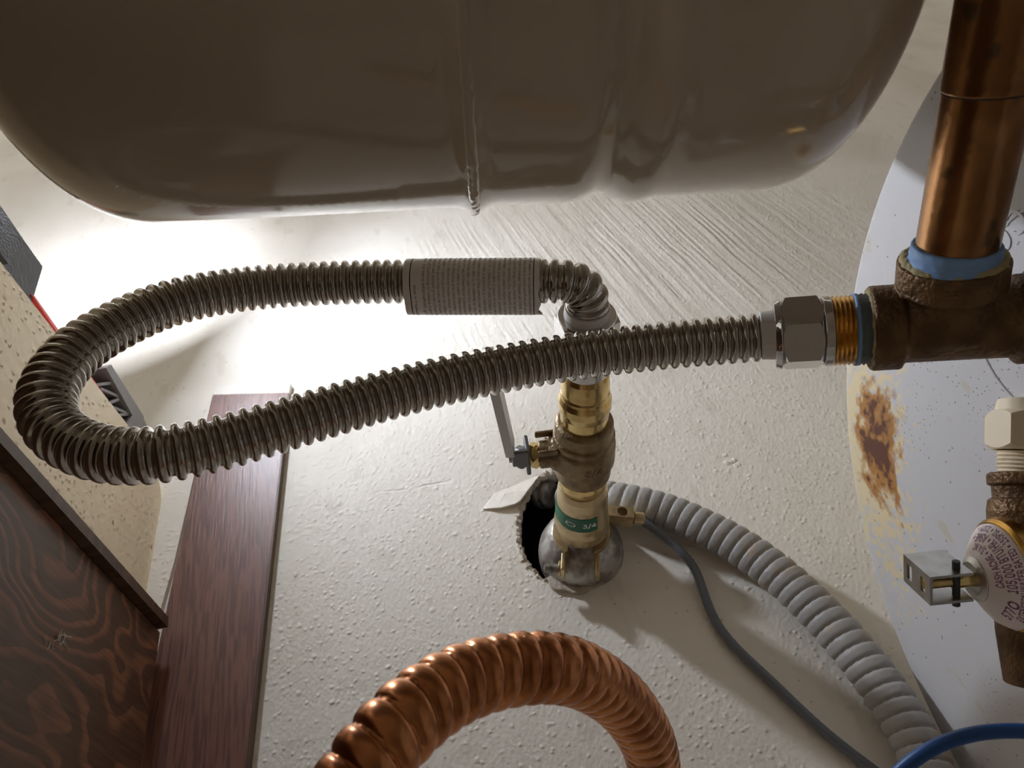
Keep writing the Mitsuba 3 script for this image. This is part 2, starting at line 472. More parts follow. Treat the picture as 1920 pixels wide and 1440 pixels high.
thing("floor", "dim floor of the closet far below the pipes", kind="structure")
scene["floor"] = mikit.ply(box(3.8, 1.3, 0.02, (-0.75, 0.62, 0.01)), "m_room")
# raised crumbly lip round the hole, and the peeled flap left of it
ring = hole.exterior
lp_ = np.array([[q.x, -0.0030 + 0.0012 * math.sin(k * 1.7), q.y] for k in range(260) for q in [ring.interpolate(k / 259, normalized=True)]])
lip = tube(lp_, 0.0030, 12, caps=False)
part("wall_back", "broken_edge", noisy(noisy(lip, 0.0022, 260), 0.0012, 800, 4), "m_plaster", smooth=25, label="crumbling plaster edge of the hole")
fb = [on_y(u, v, 0.0) for u, v in [(908, 950), (926, 926), (968, 908), (1012, 890), (1000, 908), (984, 930), (974, 940)]]
ft = [on_y(u, v, y) for u, v, y in [(906, 954, 0.0012), (940, 951, 0.0034), (966, 944, 0.0046), (976, 938, 0.0046), (990, 918, 0.004)]]
fm = man(m3.Manifold.hull_points(np.array(fb + ft + [p - np.array([0, 0.0012, 0]) for p in ft])).refine_to_length(0.002))
fm = noisy(fm, 0.0004, 260, 9)
part("wall_back", "plaster_flap", fm, "m_wall", label="lifted flap of plaster beside the hole")
fill = jitter_poly([xz(*q) for q in [(1022, 1088), (1040, 1108), (1092, 1116), (1140, 1090), (1172, 1040), (1150, 1020), (1090, 1074), (1050, 1080)]], 0.0004, 0.003, 6)
part("wall_back", "plaster_patch", wall_slab(fill, 0.0, 0.003), "m_plaster", label="grey plaster smeared below the dome fitting")
step_poly = Polygon([xz(100, 757), xz(250, 751), xz(402, 744), xz(330, 1060), xz(262, 1300), xz(100, 1300)])
part("wall_back", "raised_panel", wall_slab(step_poly, 0.0, 0.004), "m_wall", label="slightly raised strip of wall beside the brown board")
# small blobs of plaster and paint on the wall
blobs = []
for u, v, s in [(1372, 866, 0.0042), (1382, 872, 0.003), (1360, 858, 0.0025), (1188, 878, 0.0022), (1404, 900, 0.0016), (1120, 470, 0.0025), (1480, 470, 0.003), (1466, 520, 0.0026), (1440, 410, 0.003), (1052, 1120, 0.0016)]:
    p = on_y(u, v)
    for k in range(4):
        q = p + np.array([rng.normal(0, s * 0.6), 0, rng.normal(0, s * 0.6)])
        b = trimesh.creation.icosphere(subdivisions=2, radius=1.0)
        b.vertices = np.array(b.vertices) * np.array([s * 0.55, s * 0.22, s * 0.55]) + q
        blobs.append(b)
part("wall_back", "plaster_blobs", cat(*blobs), "m_wall", smooth=True, kind="stuff", label="small blobs of plaster stuck to the wall")

# ------------------------------------------------------------------ brown board on the wall
thing("trim_1", "long reddish brown wooden board fixed flat to the wall", kind="structure")
bp = Polygon([xz(240, 1475, .008), xz(456, 1475, .008), xz(540, 736, .008), xz(400, 740, .008)])
scene["trim_1"] = mikit.ply(wall_slab(bp, 0.0, 0.008), "m_board")
bc = np.array([xz(456, 1475, .008), xz(540, 736, .008)])
edge_dir = nrm(np.append(bc[1] - bc[0], 0))[:2]
en = np.array([edge_dir[1], -edge_dir[0]])
if en @ (np.array(xz(700, 1100)) - bc[0]) < 0:
    en = -en
ep = Polygon([tuple(bc[0]), tuple(bc[1]), tuple(bc[1] + en * 0.0012), tuple(bc[0] + en * 0.0012)])
part("trim_1", "edge_strip", wall_slab(ep, 0.0, 0.0076), "m_board_edge", label="dark rough side edge of the brown board")
cp = Polygon([xz(399, 742, .006), xz(541, 738, .006), xz(545, 716, .006), xz(404, 724, .006)])
part("trim_1", "painted_end", wall_slab(cp, 0.0, 0.006), "m_white_paint", label="white painted end block of the brown board")

# ------------------------------------------------------------------ plywood shelf, its lip; beige shelf
ZP = 1.732


def z_slab(px, z, z0, z1):
    """polygon given by pixels on the level z, extruded from z0 to z1"""
    poly = Polygon([tuple(on_z(u, v, z)[:2]) for u, v in px])
    return extrude(poly, z1 - z0, z0)


shelf = thing("plywood_shelf", "dark stained plywood shelf with bold grain, left of the brown wall board", "shelf")
e0, e1 = on_z(-160, 676, ZP), on_z(302, 1184, ZP)
pb = [on_z(-160, 676, ZP)[:2], e1[:2], on_z(246, 1440, ZP)[:2], on_z(236, 1500, ZP)[:2], on_z(-160, 1700, ZP)[:2]]
# measured seam of the plywood: the board's wall side
e0, e1 = on_z(0, 868, ZP), on_z(300, 1186, ZP)
ed = nrm((e1 - e0)[:2])
far = e0[:2] - ed * 0.25
wallside = [on_y(300, 1186, 0.0185)[0], 0.0185]
pb = [tuple(far), tuple(e1[:2]), (wallside[0] + 0.30, 0.0185), (far[0] + 0.42, far[1])]
part(shelf, "panel", extrude(Polygon(pb), 0.012, ZP), "m_plywood", smooth=False)
ln = np.array([ed[1], -ed[0]])
if ln @ (on_z(100, 800, ZP)[:2] - e0[:2]) < 0:
    ln = -ln
l0, l1 = e0[:2] - ed * 0.25, e1[:2] - ed * 0.004
lp = Polygon([tuple(l0 + ln * 0.0005), tuple(l1 + ln * 0.0005), tuple(l1 + ln * 0.0072), tuple(l0 + ln * 0.0072)])
part(shelf, "edge_lip", extrude(lp, 0.0175, ZP - 0.0062), "m_board_edge", smooth=False, label="narrow wooden lip along the shelf edge")

ZB = 1.7505
bs = thing("beige_shelf", "beige painted shelf with a rounded corner, above the plywood shelf", "shelf")
c0 = on_z(0, 490, ZB)[:2]
c1 = on_z(228, 782, ZB)[:2]
bd = nrm(c1 - c0)
bn = np.array([bd[1], -bd[0]])
if bn @ (on_z(0, 900, ZB)[:2] - c0) < 0:
    bn = -bn
tip = c1 + bd * ((on_z(303, 950, ZB)[:2] - c1) @ bd)
quad = Polygon([tuple(c0 - bd * 0.25), tuple(tip), tuple(tip + bn * 0.22), tuple(c0 - bd * 0.25 + bn * 0.22)])
rc = 0.034
quad = quad.buffer(-rc).buffer(rc, quad_segs=16)
keep = quad.union(Polygon([tuple(c0 - bd * 0.25), tuple(c0), tuple(c0 + bn * 0.22), tuple(c0 - bd * 0.25 + bn * 0.22)]))
part(bs, "board", extrude(keep, 0.012, ZB), "m_beige", smooth=40)

# ------------------------------------------------------------------ red and grey plastic tool beyond the beige shelf
tool = thing("plastic_tool", "red and dark grey plastic tool with a latticed frame, beyond the beige shelf", "tool")
ZT = 1.7625


def tl(u, v):
    return on_z(u, v, ZT)[:2]


def tool_bar(px, h, z0, name, mat, label=None, r=None):
    poly = Polygon([tuple(tl(*q)) for q in px])
    if r:
        poly = poly.buffer(-r).buffer(r, quad_segs=4)
    part(tool, name, extrude(poly, h, z0), mat, smooth=30, label=label)


tool_bar([(-60, 300), (0, 384), (46, 452), (80, 500), (62, 560), (50, 590), (30, 560), (0, 500), (-60, 420)], 0.02, ZT, "end_block", "m_black_plastic", "dark grey plastic end block", 0.001)
tool_bar([(-60, 372), (-2, 412), (24, 460), (10, 480), (-2, 498), (-60, 420)], 0.005, ZT - 0.005, "corner_pad", "m_black_plastic", "black raised pad of the end block", 0.001)
tool_bar([(56, 552), (62, 556), (214, 771), (207, 778)], 0.012, ZT - 0.001, "red_rail", "m_red_plastic", "red plastic rail")
tool_bar([(196, 690), (206, 684), (268, 782), (262, 806), (252, 792), (240, 768)], 0.012, ZT - 0.001, "frame_rail", "m_grey_plastic", "grey outer rail of the lattice")
tool_bar([(232, 806), (246, 778), (262, 772), (276, 806), (262, 830), (236, 822)], 0.012, ZT - 0.001, "frame_corner", "m_grey_plastic", "grey corner of the lattice", 0.0008)
for a, b in [((178, 722), (222, 716)), ((192, 728), (224, 742)), ((206, 756), (226, 748)), ((208, 760), (242, 774)), ((216, 778), (244, 776)), ((216, 776), (236, 806)), ((186, 738), (206, 770))]:
    pa, pb_ = tl(*a), tl(*b)
    poly = LineString([tuple(pa), tuple(pb_)]).buffer(0.0011, cap_style="flat")
    part(tool, "lattice_strut", extrude(poly, 0.008, ZT + 0.001), "m_grey_plastic", smooth=False)
tool_bar([(170, 720), (208, 690), (262, 800), (236, 820), (212, 782)], 0.002, ZT + 0.012, "back_plate", "m_grey_plastic")

# ------------------------------------------------------------------ expansion tank
tank = thing("expansion_tank", "large glossy beige steel tank lying across the top of the photo", "tank")
TSC = 0.80
TC = CAM + (CAM_RIGHT * -0.0365 + CAM_UP * 0.2394 - CAM_BACK * 0.4002) * TSC
yaw, pit = 0.0359, 0.0649
TA = nrm(CAM_RIGHT * math.cos(yaw) * math.cos(pit) + CAM_UP * math.sin(pit) - CAM_BACK * math.sin(yaw) * math.cos(pit))
th, tdm, tq, TR = 0.2295 * TSC, 0.0639 * TSC, 2.78, 0.14 * TSC
S_SEAM, S_GROOVE = 0.007 * TSC, 0.078 * TSC


def tank_r(s):
    a = abs(s) - (th - tdm)
    r = TR if a <= 0 else TR * (1 - min(a / tdm, 1) ** tq) ** (1 / tq)
    r += 0.0032 * math.exp(-((s - S_SEAM) / 0.0052) ** 2)
    g = s - S_GROOVE
    r -= 0.0036 * math.exp(-(g / 0.0062) ** 2)
    r += 0.0018 * math.exp(-((g - 0.017) / 0.007) ** 2) + 0.0006 * math.exp(-((g + 0.016) / 0.007) ** 2)
    return max(r, 0.0)


ss = np.unique(np.concatenate([-th + tdm * (1 - np.cos(np.linspace(0, np.pi / 2, 40))), np.linspace(-th + tdm, th - tdm, 260), th - tdm * (1 - np.cos(np.linspace(0, np.pi / 2, 40)))]))
tm = lathe([(tank_r(s) if 0 < i < len(ss) - 1 else 0.0, s) for i, s in enumerate(ss)], 200)
part(tank, "shell", to(tm, TC, frame(TA)), "m_tank", smooth=True)
# rough weld bead lying on the girth ridge
fr_t = frame(TA)
ang = np.linspace(0, 2 * np.pi, 500)
rb = TR + 0.0016
bead_path = TC + TA * S_SEAM + (np.cos(ang)[:, None] * fr_t[:, 0] + np.sin(ang)[:, None] * fr_t[:, 1]) * rb
bead = noisy(tube(bead_path, 0.0025, 12, caps=False), 0.0007, 420)
part(tank, "weld_seam", bead, "m_tank", smooth=True, label="raised weld bead round the tank")

# ------------------------------------------------------------------ lamp (lies out of sight behind the tank)
lamp = thing("work_lamp", "small bright lamp clamped behind the beige tank, close to the wall", "lamp")
fl_ = frame(LAMP_AIM, (0, 1, 0))
lens = trimesh.creation.revolve(np.array([(0.019, 0.0), (0.0, 0.0)]), sections=48)
if np.array(lens.face_normals)[0][2] < 0:
    lens.invert()
scene[f"{lamp}__lens"] = {**mikit.ply(to(lens, LAMP_POS + LAMP_AIM * 0.0004, fl_), "m_white_print"), "emitter": {"type": "area", "radiance": rgb(*(LAMP_POWER * LAMP_COLOR))}}
part(lamp, "head", to(rlathe([(0.012, -0.030), (0.0205, -0.022), (0.0205, -0.0010)]), LAMP_POS, fl_), "m_black_plastic")
hv = TC - TA * 0.135 - LAMP_POS
hl = np.linalg.norm(hv) - TR + 0.001
hv = nrm(hv)
part(lamp, "handle", to(rlathe([(0.006, 0.0), (0.006, hl - 0.004), (0.010, hl - 0.003), (0.010, hl)]), LAMP_POS - LAMP_AIM * 0.018, frame(hv)), "m_black_plastic")

# ------------------------------------------------------------------ the pipe that comes out of the wall, and its fittings
PO = on_y(1089, 1036, 0.0)
PN = at(1101, 580, 0.367)
PD = nrm(PN - PO)
PL = np.linalg.norm(PN - PO)


def axis_s(v):
    """distance along the pipe axis at which it is seen at height v"""
    lo, hi = -0.02, PL + 0.05
    for _ in range(50):
        m = (lo + hi) / 2
        p = PO + PD * m - CAM
        vv = 720 - FOC * (p @ CAM_UP) / -(p @ CAM_BACK)
        lo, hi = (m, hi) if vv > v else (lo, m)
    return (lo + hi) / 2


def rad_at(v, halfpx):
    s = axis_s(v)
    return halfpx * -((PO + PD * s - CAM) @ CAM_BACK) / FOC


FP = frame(PD, CAM_RIGHT)


def st(v, h):
    return (rad_at(v, h), axis_s(v))


# dome fitting at the wall
dome = thing("pipe_dome", "grey galvanized dome fitting where the pipe leaves the wall", "pipe fitting")
rd = rad_at(1040, 79)
prof = [(rd * math.cos(a) ** 0.9, 0.001 + 0.030 * math.sin(a)) for a in np.linspace(0, 1.15, 14)]
prof = [(0.0, -0.010), (rd * 0.97, -0.010), (rd, -0.002)] + prof + [(0.012, 0.0295), (0.0, 0.0295)]
dm_ = lathe(prof, 72)
part(dome, "dome", to(noisy(dm_, 0.0004, 160), PO, FP), "m_galv", smooth=40)
part(dome, "stub_pipe", to(trimesh.creation.cylinder(radius=0.0125, height=0.05, sections=48), PO + PD * 0.045, FP), "m_galv")

# brass press fitting with the green band
fit = thing("brass_fitting", "pale brass pipe fitting with a green printed band, below the ball valve", "pipe fitting")
s0 = axis_s(985)
p_fit = [(rad_at(985, 46), s0), st(984, 51), st(972, 52), st(966, 49.5), st(952, 49), st(922, 48), st(914, 47), st(906, 43), (rad_at(904, 30), axis_s(904))]
part(fit, "body", to(rlathe(p_fit, 72, 0.0005), PO, FP), "m_brass_pale", smooth=35)
gb = [(rad_at(958, 49.6), axis_s(956)), (rad_at(934, 48.9), axis_s(934))]
fp_front = None
band_phi = np.linspace(-1.9, 0.62, 60)  # measured from the side that faces the camera
vis = nrm((CAM - (PO + PD * axis_s(940))) - PD * ((CAM - (PO + PD * axis_s(940))) @ PD))
FV = np.stack([vis, np.cross(PD, vis), PD], 1)


def cyl_patch(r0, s0_, r1, s1_, phis, t=0.0002):
    v, f = [], []
    for ph in phis:
        d = np.array([math.cos(ph), math.sin(ph)])
        for r, s in ((r0 + t, s0_), (r1 + t, s1_), (r0 - 0.0004, s0_), (r1 - 0.0004, s1_)):
            v.append([d[0] * r, d[1] * r, s])
    for i in range(len(phis) - 1):
        a, b = 4 * i, 4 * (i + 1)
        for q in ((0, 1, 1, 0), (1, 3, 3, 1), (2, 0, 0, 2)):
            f += [[a + q[0], b + q[0], b + q[1]], [a + q[0], b + q[1], a + q[1]]]
    return trimesh.Trimesh(v, f, process=False)


green = cyl_patch(gb[0][0], gb[0][1], gb[1][0], gb[1][1], band_phi, 0.00025)
gk = part(fit, "green_band", to(green, PO, FV), "m_green", smooth=40, label="green band printed in white")


def bend_text(txt, height, depth, phi0, s_, r_, sgn=1, width=None, bold=True):
    """lettering wrapped round the pipe axis: reads with growing phi"""
    m = meshkit.text_mesh(txt, height, depth, bold)
    v = np.array(m.vertices)
    if width:
        v[:, 0] *= width / max(v[:, 0].max(), 1e-9)
    ph = phi0 + sgn * v[:, 0] / r_
    return trimesh.Trimesh(np.stack([np.cos(ph) * (r_ + v[:, 2]), np.sin(ph) * (r_ + v[:, 2]), s_ + v[:, 1]], 1), np.array(m.faces), process=False)


rg = (gb[0][0] + gb[1][0]) / 2 + 0.0003
sm = (gb[0][1] + gb[1][1]) / 2
# reads left to right as the camera sees it; the letters' tops towards the room
t1 = bend_text("3/4", 0.0042, 0.0002, 0.02, sm - 0.0021, rg)
oval = trimesh.creation.annulus(r_min=0.0017, r_max=0.0022, height=0.0002, sections=32)
ov = np.array(oval.vertices); ov[:, 0] *= 1.6
ph = -0.42 + ov[:, 0] / rg
oval.vertices = np.stack([np.cos(ph) * (rg + ov[:, 2]), np.sin(ph) * (rg + ov[:, 2]), sm + ov[:, 1]], 1)
part(gk, "white_print", to(cat(t1, oval), PO, FV), "m_white_print", smooth=False, label="white print on the green band")

# polished brass end below the valve
ends = []
valve = thing("ball_valve", "bronze ball valve with a flat grey lever, on the pipe from the wall", "valve")
lowp = [(rad_at(912, 30), axis_s(912)), st(911, 40), st(904, 42), st(899, 45), st(893, 47), st(886, 45), st(880, 44), (rad_at(874, 40), axis_s(874))]
part(valve, "brass_end", to(rlathe(lowp, 72, 0.0006), PO, FP), "m_brass", smooth=35, label="polished brass end under the valve body")
upp = [(rad_at(790, 40), axis_s(790)), st(788, 45), st(768, 46), st(764, 47.5), st(756, 50.5), st(744, 50.5), st(736, 47), st(731, 46.5), st(730, 44), st(726, 44), st(725, 46.5), st(712, 46), st(700, 45), (rad_at(690, 40), axis_s(690))]
part(valve, "brass_end", to(rlathe(upp, 72, 0.0007), PO, FP), "m_brass", smooth=35, label="polished brass end above the valve body")
rb1 = rad_at(838, 59)
sA, sB = axis_s(884), axis_s(786)
sm_ = (axis_s(842))
c_mid = cyl_sdf(2, rb1, sm_ - 0.0105, sm_ + 0.0105, 0.004)
c_low = cyl_sdf(2, rad_at(870, 52), sA, sm_, 0.0015)
c_up = cyl_sdf(2, rad_at(800, 55), sm_, sB, 0.003)
c_rib = cyl_sdf(2, rad_at(820, 58), sm_ + 0.012, sm_ + 0.0155, 0.001)
LV = nrm(np.array([-1.0, 0, 0.0]))
# stem direction: to the left in the photo, square to the pipe
SD = -CAM_RIGHT - CAM_UP * 0.12 + CAM_BACK * 0.05
SD = nrm(SD - PD * (SD @ PD))
FS = np.stack([SD, np.cross(PD, SD), PD], 1)
bon = cyl_sdf(0, 0.0085, 0.0, rb1 + 0.0085, 0.0012)
pad = cyl_sdf(0, 0.0105, 0.0, rb1 + 0.0015, 0.0015)


def valve_f(x, y, z):
    p = (x, y, z)
    d = smin(smin(c_mid(p), c_low(p), 0.003), smin(c_up(p), c_rib(p), 0.002), 0.003)
    q = (x, y, z - sm_)
    return -smin(d, smin(bon(q), pad(q), 0.002), 0.003)


vb = level(None, None, valve_f, 0.0010, [-0.03, -0.03, sA - 0.004, 0.045, 0.03, sB + 0.004])
part(valve, "body", to(vb, PO, FS), "m_valve_bronze", smooth=True)
fins = []
for sg in (-1, 1):
    f_ = box(0.012, 0.0022, 0.0045, (rb1 + 0.0035, sg * 0.0075, sm_ + 0.0098), 0.0008)
    fins.append(f_)
    fins.append(box(0.0022, 0.006, 0.010, (rb1 + 0.0025, sg * 0.0095, sm_ - 0.004), 0.0008))
part(valve, "stop_lug", to(fins[0], PO, FS), "m_valve_bronze")
part(valve, "stop_lug", to(fins[2], PO, FS), "m_valve_bronze")
part(valve, "stop_lug", to(fins[1], PO, FS), "m_valve_bronze")
sx = rb1 + 0.0085
hx = hexnut(0.0165, 0.005)
FX = frame(SD, PD)
PC = PO + PD * sm_
part(valve, "packing_nut", to(hx, PC + SD * sx, FX), "m_brass", smooth=25, label="small brass packing nut")
stem = rlathe([(0.0052, 0.0), (0.0052, 0.012)], 32, 0.0005)
part(valve, "stem", to(stem, PC + SD * sx, FX), "m_brass")
# lever: dark bracket across the stem, then the long flat grip along the pipe
lx = sx + 0.0068
br = cat(box(0.0026, 0.014, 0.022, (0, 0, 0.001), 0.001), box(0.010, 0.0026, 0.013, (0.0045, 0.0065, 0.007), 0.001))
lev = part(valve, "lever", to(br, PC + SD * lx, FS), "m_lever_dark", smooth=30, label="dark steel lever bracket")
part(lev, "lever_nut", to(hexnut(0.0145, 0.0055), PC + SD * (lx + 0.0012), FX), "m_lever_dark", smooth=25)
part(lev, "stud", to(rlathe([(0.0028, 0), (0.0028, 0.010)], 24, 0.0006), PC + SD * (lx + 0.0012), FX), "m_zinc")
gp0 = at(957, 826, dep0 := float(-((PC + SD * (lx + 0.010) - CAM) @ CAM_BACK)) - 0.006)
gp1 = at(914, 642, dep0 - 0.066)
gd = nrm(gp1 - gp0)
gl = np.linalg.norm(gp1 - gp0)
FG = frame(gd, CAM_RIGHT + CAM_BACK * 0.0)
gpoly = LineString([(0, 0), (0, gl - 0.006)]).buffer(0.0065, cap_style="flat").union(Point(0, gl - 0.0065).buffer(0.0065)).buffer(-0.001).buffer(0.001)
gm = extrude(gpoly, 0.0050, -0.0025)   # x: width, y: length, z: thickness
gv = np.array(gm.vertices)
gm.vertices = np.stack([gv[:, 2], gv[:, 0] - 0.0060, gv[:, 1]], 1)
gm = trimesh.Trimesh(gm.vertices, gm.faces, process=True)
gm.fix_normals()
part(lev, "grip", to(gm, gp0, FG), "m_lever_grey", smooth=30, label="flat pale grey lever grip")
gt = meshkit.text_mesh("3/4", 0.0048, 0.0003, True)
gtv = np.array(gt.vertices)
visb = nrm((CAM - PC) - PD * ((CAM - PC) @ PD))
FVB = np.stack([visb, np.cross(PD, visb), PD], 1)
tx = bend_text("3/4", 0.0050, 0.0006, 0.05, sm_ - 0.003, rb1 - 0.0001)
part(valve, "raised_marks", to(tx, PO, FVB), "m_valve_bronze", smooth=False)

# ground clamp with its bolts and lug
clamp = thing("ground_clamp", "dull bronze pipe ground clamp between the dome and the brass fitting", "clamp")
s_c = axis_s(1000)
rc_ = rad_at(1000, 54)
FVC = FV
jaw = m3.Manifold.cylinder(0.010, rc_, rc_ * 0.98, 64) - m3.Manifold.cylinder(0.02, rc_ - 0.004, rc_ - 0.004, 64).translate((0, 0, -0.005))
jaw = jaw - m3.Manifold.cube((0.05, 0.0175, 0.03), True).translate((rc_, 0, 0.005))
part(clamp, "jaw", to(man(jaw), PO + PD * (s_c - 0.005), FVC), "m_brass_pale", smooth=35)
for sg in (-1, 1):
    ear = box(0.013, 0.0030, 0.013, (rc_ + 0.0035, sg * 0.0115, s_c - 0.0045), 0.0008)
    part(clamp, "ear", to(ear, PO, FVC), "m_brass_pale")
bolt_o = PO + FVC @ np.array([rc_ + 0.0045, -0.0115, s_c - 0.0065])
bd_ = FVC @ np.array([0.0, -1.0, 0.0])
thr = [(0.0, 0.0)] + [(0.0029 + (0.0004 if k % 2 else -0.0002), 0.0003 + 0.00045 * k) for k in range(28)] + [(0.0, 0.0132)]
bk = part(clamp, "bolt", to(lathe(thr, 28), bolt_o, frame(bd_)), "m_galv", smooth=False, label="threaded bolt end")
part(bk, "washer", to(rlathe([(0.0052, 0), (0.0052, 0.0016)], 32, 0.0003), bolt_o + bd_ * 0.0016, frame(bd_)), "m_brass_pale")
lug0 = at(1143, 966, -((PO + PD * s_c - CAM) @ CAM_BACK) + 0.004)
ld = nrm(CAM_RIGHT * 1.0 - CAM_UP * 0.10)
FL = np.stack([ld, np.cross(nrm(PD - ld * (PD @ ld)), ld), nrm(PD - ld * (PD @ ld))], 1)
lug = m3.Manifold.cube((0.020, 0.0085, 0.012), True) - m3.Manifold.cylinder(0.03, 0.0036, 0.0036, 24).translate((0.002, 0, -0.015)) 
lm = man(lug)
part(clamp, "lug", to(lm, lug0 + ld * 0.006, FL), "m_brass_pale", smooth=30, label="small wire lug with a screw hole")
part(clamp, "lug_screw", to(rlathe([(0.0044, 0), (0.0044, 0.007)], 24, 0.0006), lug0 + ld * 0.0168, frame(ld)), "m_brass_pale")

# ------------------------------------------------------------------ stainless hose
hose = thing("corrugated_steel_hose", "shiny corrugated stainless steel hose bent in a wide loop from the valve to the tee", "hose")
TX0, TX1 = at(1440, 630, 0.3235), at(1925, 599, 0.2955)
TAX = nrm(TX1 - TX0)   # the axis of tee and nut
hpx = [(1445, 630, .3232), (1400, 635, .3255), (1300, 643, .3268), (1200, 653, .3275), (1100, 665, .3270), (950, 690, .3220), (800, 722, .3120), (650, 762, .2995),
       (500, 806, .2860), (380, 838, .2760), (290, 853, .2695), (210, 853, .2690), (140, 832, .2715), (96, 793, .2770), (88, 745, .2845), (104, 705, .2925), (148, 655, .3050), (220, 610, .3200),
       (300, 575, .3340), (400, 550, .3470), (500, 538, .3580), (600, 532, .3610), (700, 529, .3620), (800, 528, .3610), (900, 528, .3595), (1000, 528, .3570)]
hp = [at(*q) for q in hpx]
bend_c = PN - PD * -0.020
end = PN
up1 = PN + PD * 0.0
corner = PN + PD * 0.0245
hp += [at(1050, 528, .3545), PN + PD * 0.0158 - CAM_RIGHT * 0.0065, PN + PD * 0.0105 - CAM_RIGHT * 0.0012, PN + PD * 0.005, PN + PD * 0.0005]
pitch = 0.0051
path, sl = spline(hp, pitch / 16)
fr_ = (sl / pitch) % 1.0
crest = np.sqrt(np.clip(1 - ((fr_ - 0.32) / 0.32) ** 2, 0, 1))
valley = np.sqrt(np.clip(1 - ((fr_ - 0.82) / 0.18) ** 2, 0, 1))
rad = 0.0092 + np.where(fr_ < 0.64, 0.00155 * crest, -0.0006 * valley)
rad = np.where(sl < 0.004, np.minimum(rad, 0.0094), rad)
part(hose, "tube", tube(path, rad, 44), "m_steel", smooth=True)

# nut at the elbow
nut_top = PN - PD * 0.004
nk = part(hose, "nut", to(hexnut(0.0335, 0.024), nut_top - PD * 0.024, frame(PD, CAM_RIGHT + 0.3 * CAM_BACK)), "m_chrome", smooth=22, label="chromed hexagon nut at the elbow")
part(nk, "collar", to(rlathe([(0.0112, 0), (0.0118, 0.001), (0.0112, 0.0058), (0.0100, 0.0062)], 64, 0.0004), nut_top - PD * 0.0005, frame(PD)), "m_collar_white", label="white plastic collar")
part(nk, "rim", to(rlathe([(0.0150, 0), (0.0145, 0.0012)], 64, 0.0003), nut_top - PD * 0.0004, frame(PD)), "m_chrome")
part(nk, "thread_end", to(rlathe([(0.0128, 0), (0.0132, 0.0135)], 64, 0.0005), nut_top - PD * 0.037, frame(PD)), "m_chrome")
# nut at the tee
n2 = at(1463, 627, 0.3222)
nk2 = part(hose, "nut", to(hexnut(0.0325, 0.0170), n2, frame(TAX, CAM_UP * 0.9 + CAM_BACK * 0.35)), "m_chrome", smooth=22, label="chromed hexagon nut at the tee")
part(nk2, "collar", to(rlathe([(0.0090, 0), (0.0105, 0.0005), (0.0110, 0.0085), (0.0105, 0.009)], 64, 0.0004), n2 - TAX * 0.0085, frame(TAX)), "m_collar_white", label="white plastic collar")
part(nk2, "rim", to(rlathe([(0.0143, 0), (0.0155, 0.0028)], 64, 0.0004), n2 - TAX * 0.0026, frame(TAX)), "m_chrome")
part(nk2, "flange", to(rlathe([(0.0150, 0), (0.0150, 0.0036)], 64, 0.0005), n2 + TAX * 0.0169, frame(TAX)), "m_chrome")

# paper label round the hose
L0, L1 = at(765, 529, 0.3615), at(1013, 528, 0.3565)
LA = nrm(L1 - L0)
LL = np.linalg.norm(L1 - L0)
lv = nrm((CAM - (L0 + L1) / 2) - LA * ((CAM - (L0 + L1) / 2) @ LA))
FLb = np.stack([lv, np.cross(LA, lv), LA], 1)     # phi = 0 faces the camera; which way is up in the photo?
sgn_down = 1.0 if (np.cross(LA, lv) @ CAM_UP) < 0 else -1.0


def lab_r(phi):
    """radius of the sleeve; its free end hangs away from the hose on the lower side"""
    a = (phi * sgn_down - 1.45)
    return 0.01130 + 0.0047 * np.exp(-(a / 0.55) ** 2)


phs = np.linspace(-math.pi, math.pi, 97)
zs = np.linspace(0, LL, 40)
V, Fc = [], []
for layer, dr_ in ((0, 0.0), (1, -0.0003)):
    for z in zs:
        for p_ in phs[:-1]:
            rr_ = lab_r(p_) + dr_
            zz = z
            if z > LL - 0.0015:
                zz = z + 0.0006 * math.sin(p_ * 9) * (0.3 + max(0.0, p_ * sgn_down))
            V.append([math.cos(p_) * rr_, math.sin(p_) * rr_, zz])
nph = 96
for layer in (0, 1):
    o = layer * len(zs) * nph
    for i in range(len(zs) - 1):
        for j in range(nph):
            a, b, c, d = o + i * nph + j, o + i * nph + (j + 1) % nph, o + (i + 1) * nph + (j + 1) % nph, o + (i + 1) * nph + j
            Fc += [[a, b, c], [a, c, d]] if layer == 0 else [[a, c, b], [a, d, c]]
o = len(zs) * nph
for i in (0, len(zs) - 1):
    for j in range(nph):
        a, b = i * nph + j, i * nph + (j + 1) % nph
        Fc += [[a, a + o, b + o], [a, b + o, b]]
lk = part(hose, "paper_label", to(trimesh.Trimesh(V, Fc, process=False), L0, FLb), "m_paper", smooth=True, label="white paper label printed with small black text")
lines = ["for use with water in accessible locations only.", "wrench. Ensure pipe is round and free of scratches", "ing past mark to install. Install all PEX fittings", "diagram. Do not twist, kink, crush or pull hose", "act Connector assembly dry. Inspect even with",
         "ks, discoloration, any visible signs of corrosion", "ngun. All flexible water connector products sh", "should be replaced after 5 years of service. DO", "OT EXPOSE TO: CORROSIVE MATERIALS • CH", "DS • ANY OTHER CHEMICALS • DO NOT USE",
         "or failure to heed any of the above can damage", "anty is limited to defects in material or workman", "of purchase price one year from the date of pur", "ot be liable for any incidental or consequential", "hts may vary from state to state. Whenever pos", "ed so as to be effective and valid under applic",
         "ohibited by or determined invalid under any law", "t to the extent of such provision or other part", "s. For more info go to LFproducts.com. D01", "This product can expose you to chemicals", "the state of California to cause cancer", "ve harm.  For more information go to"]
ink = []
x_right, x_left = (996 - 765) / 248 * LL, (802 - 765) / 248 * LL
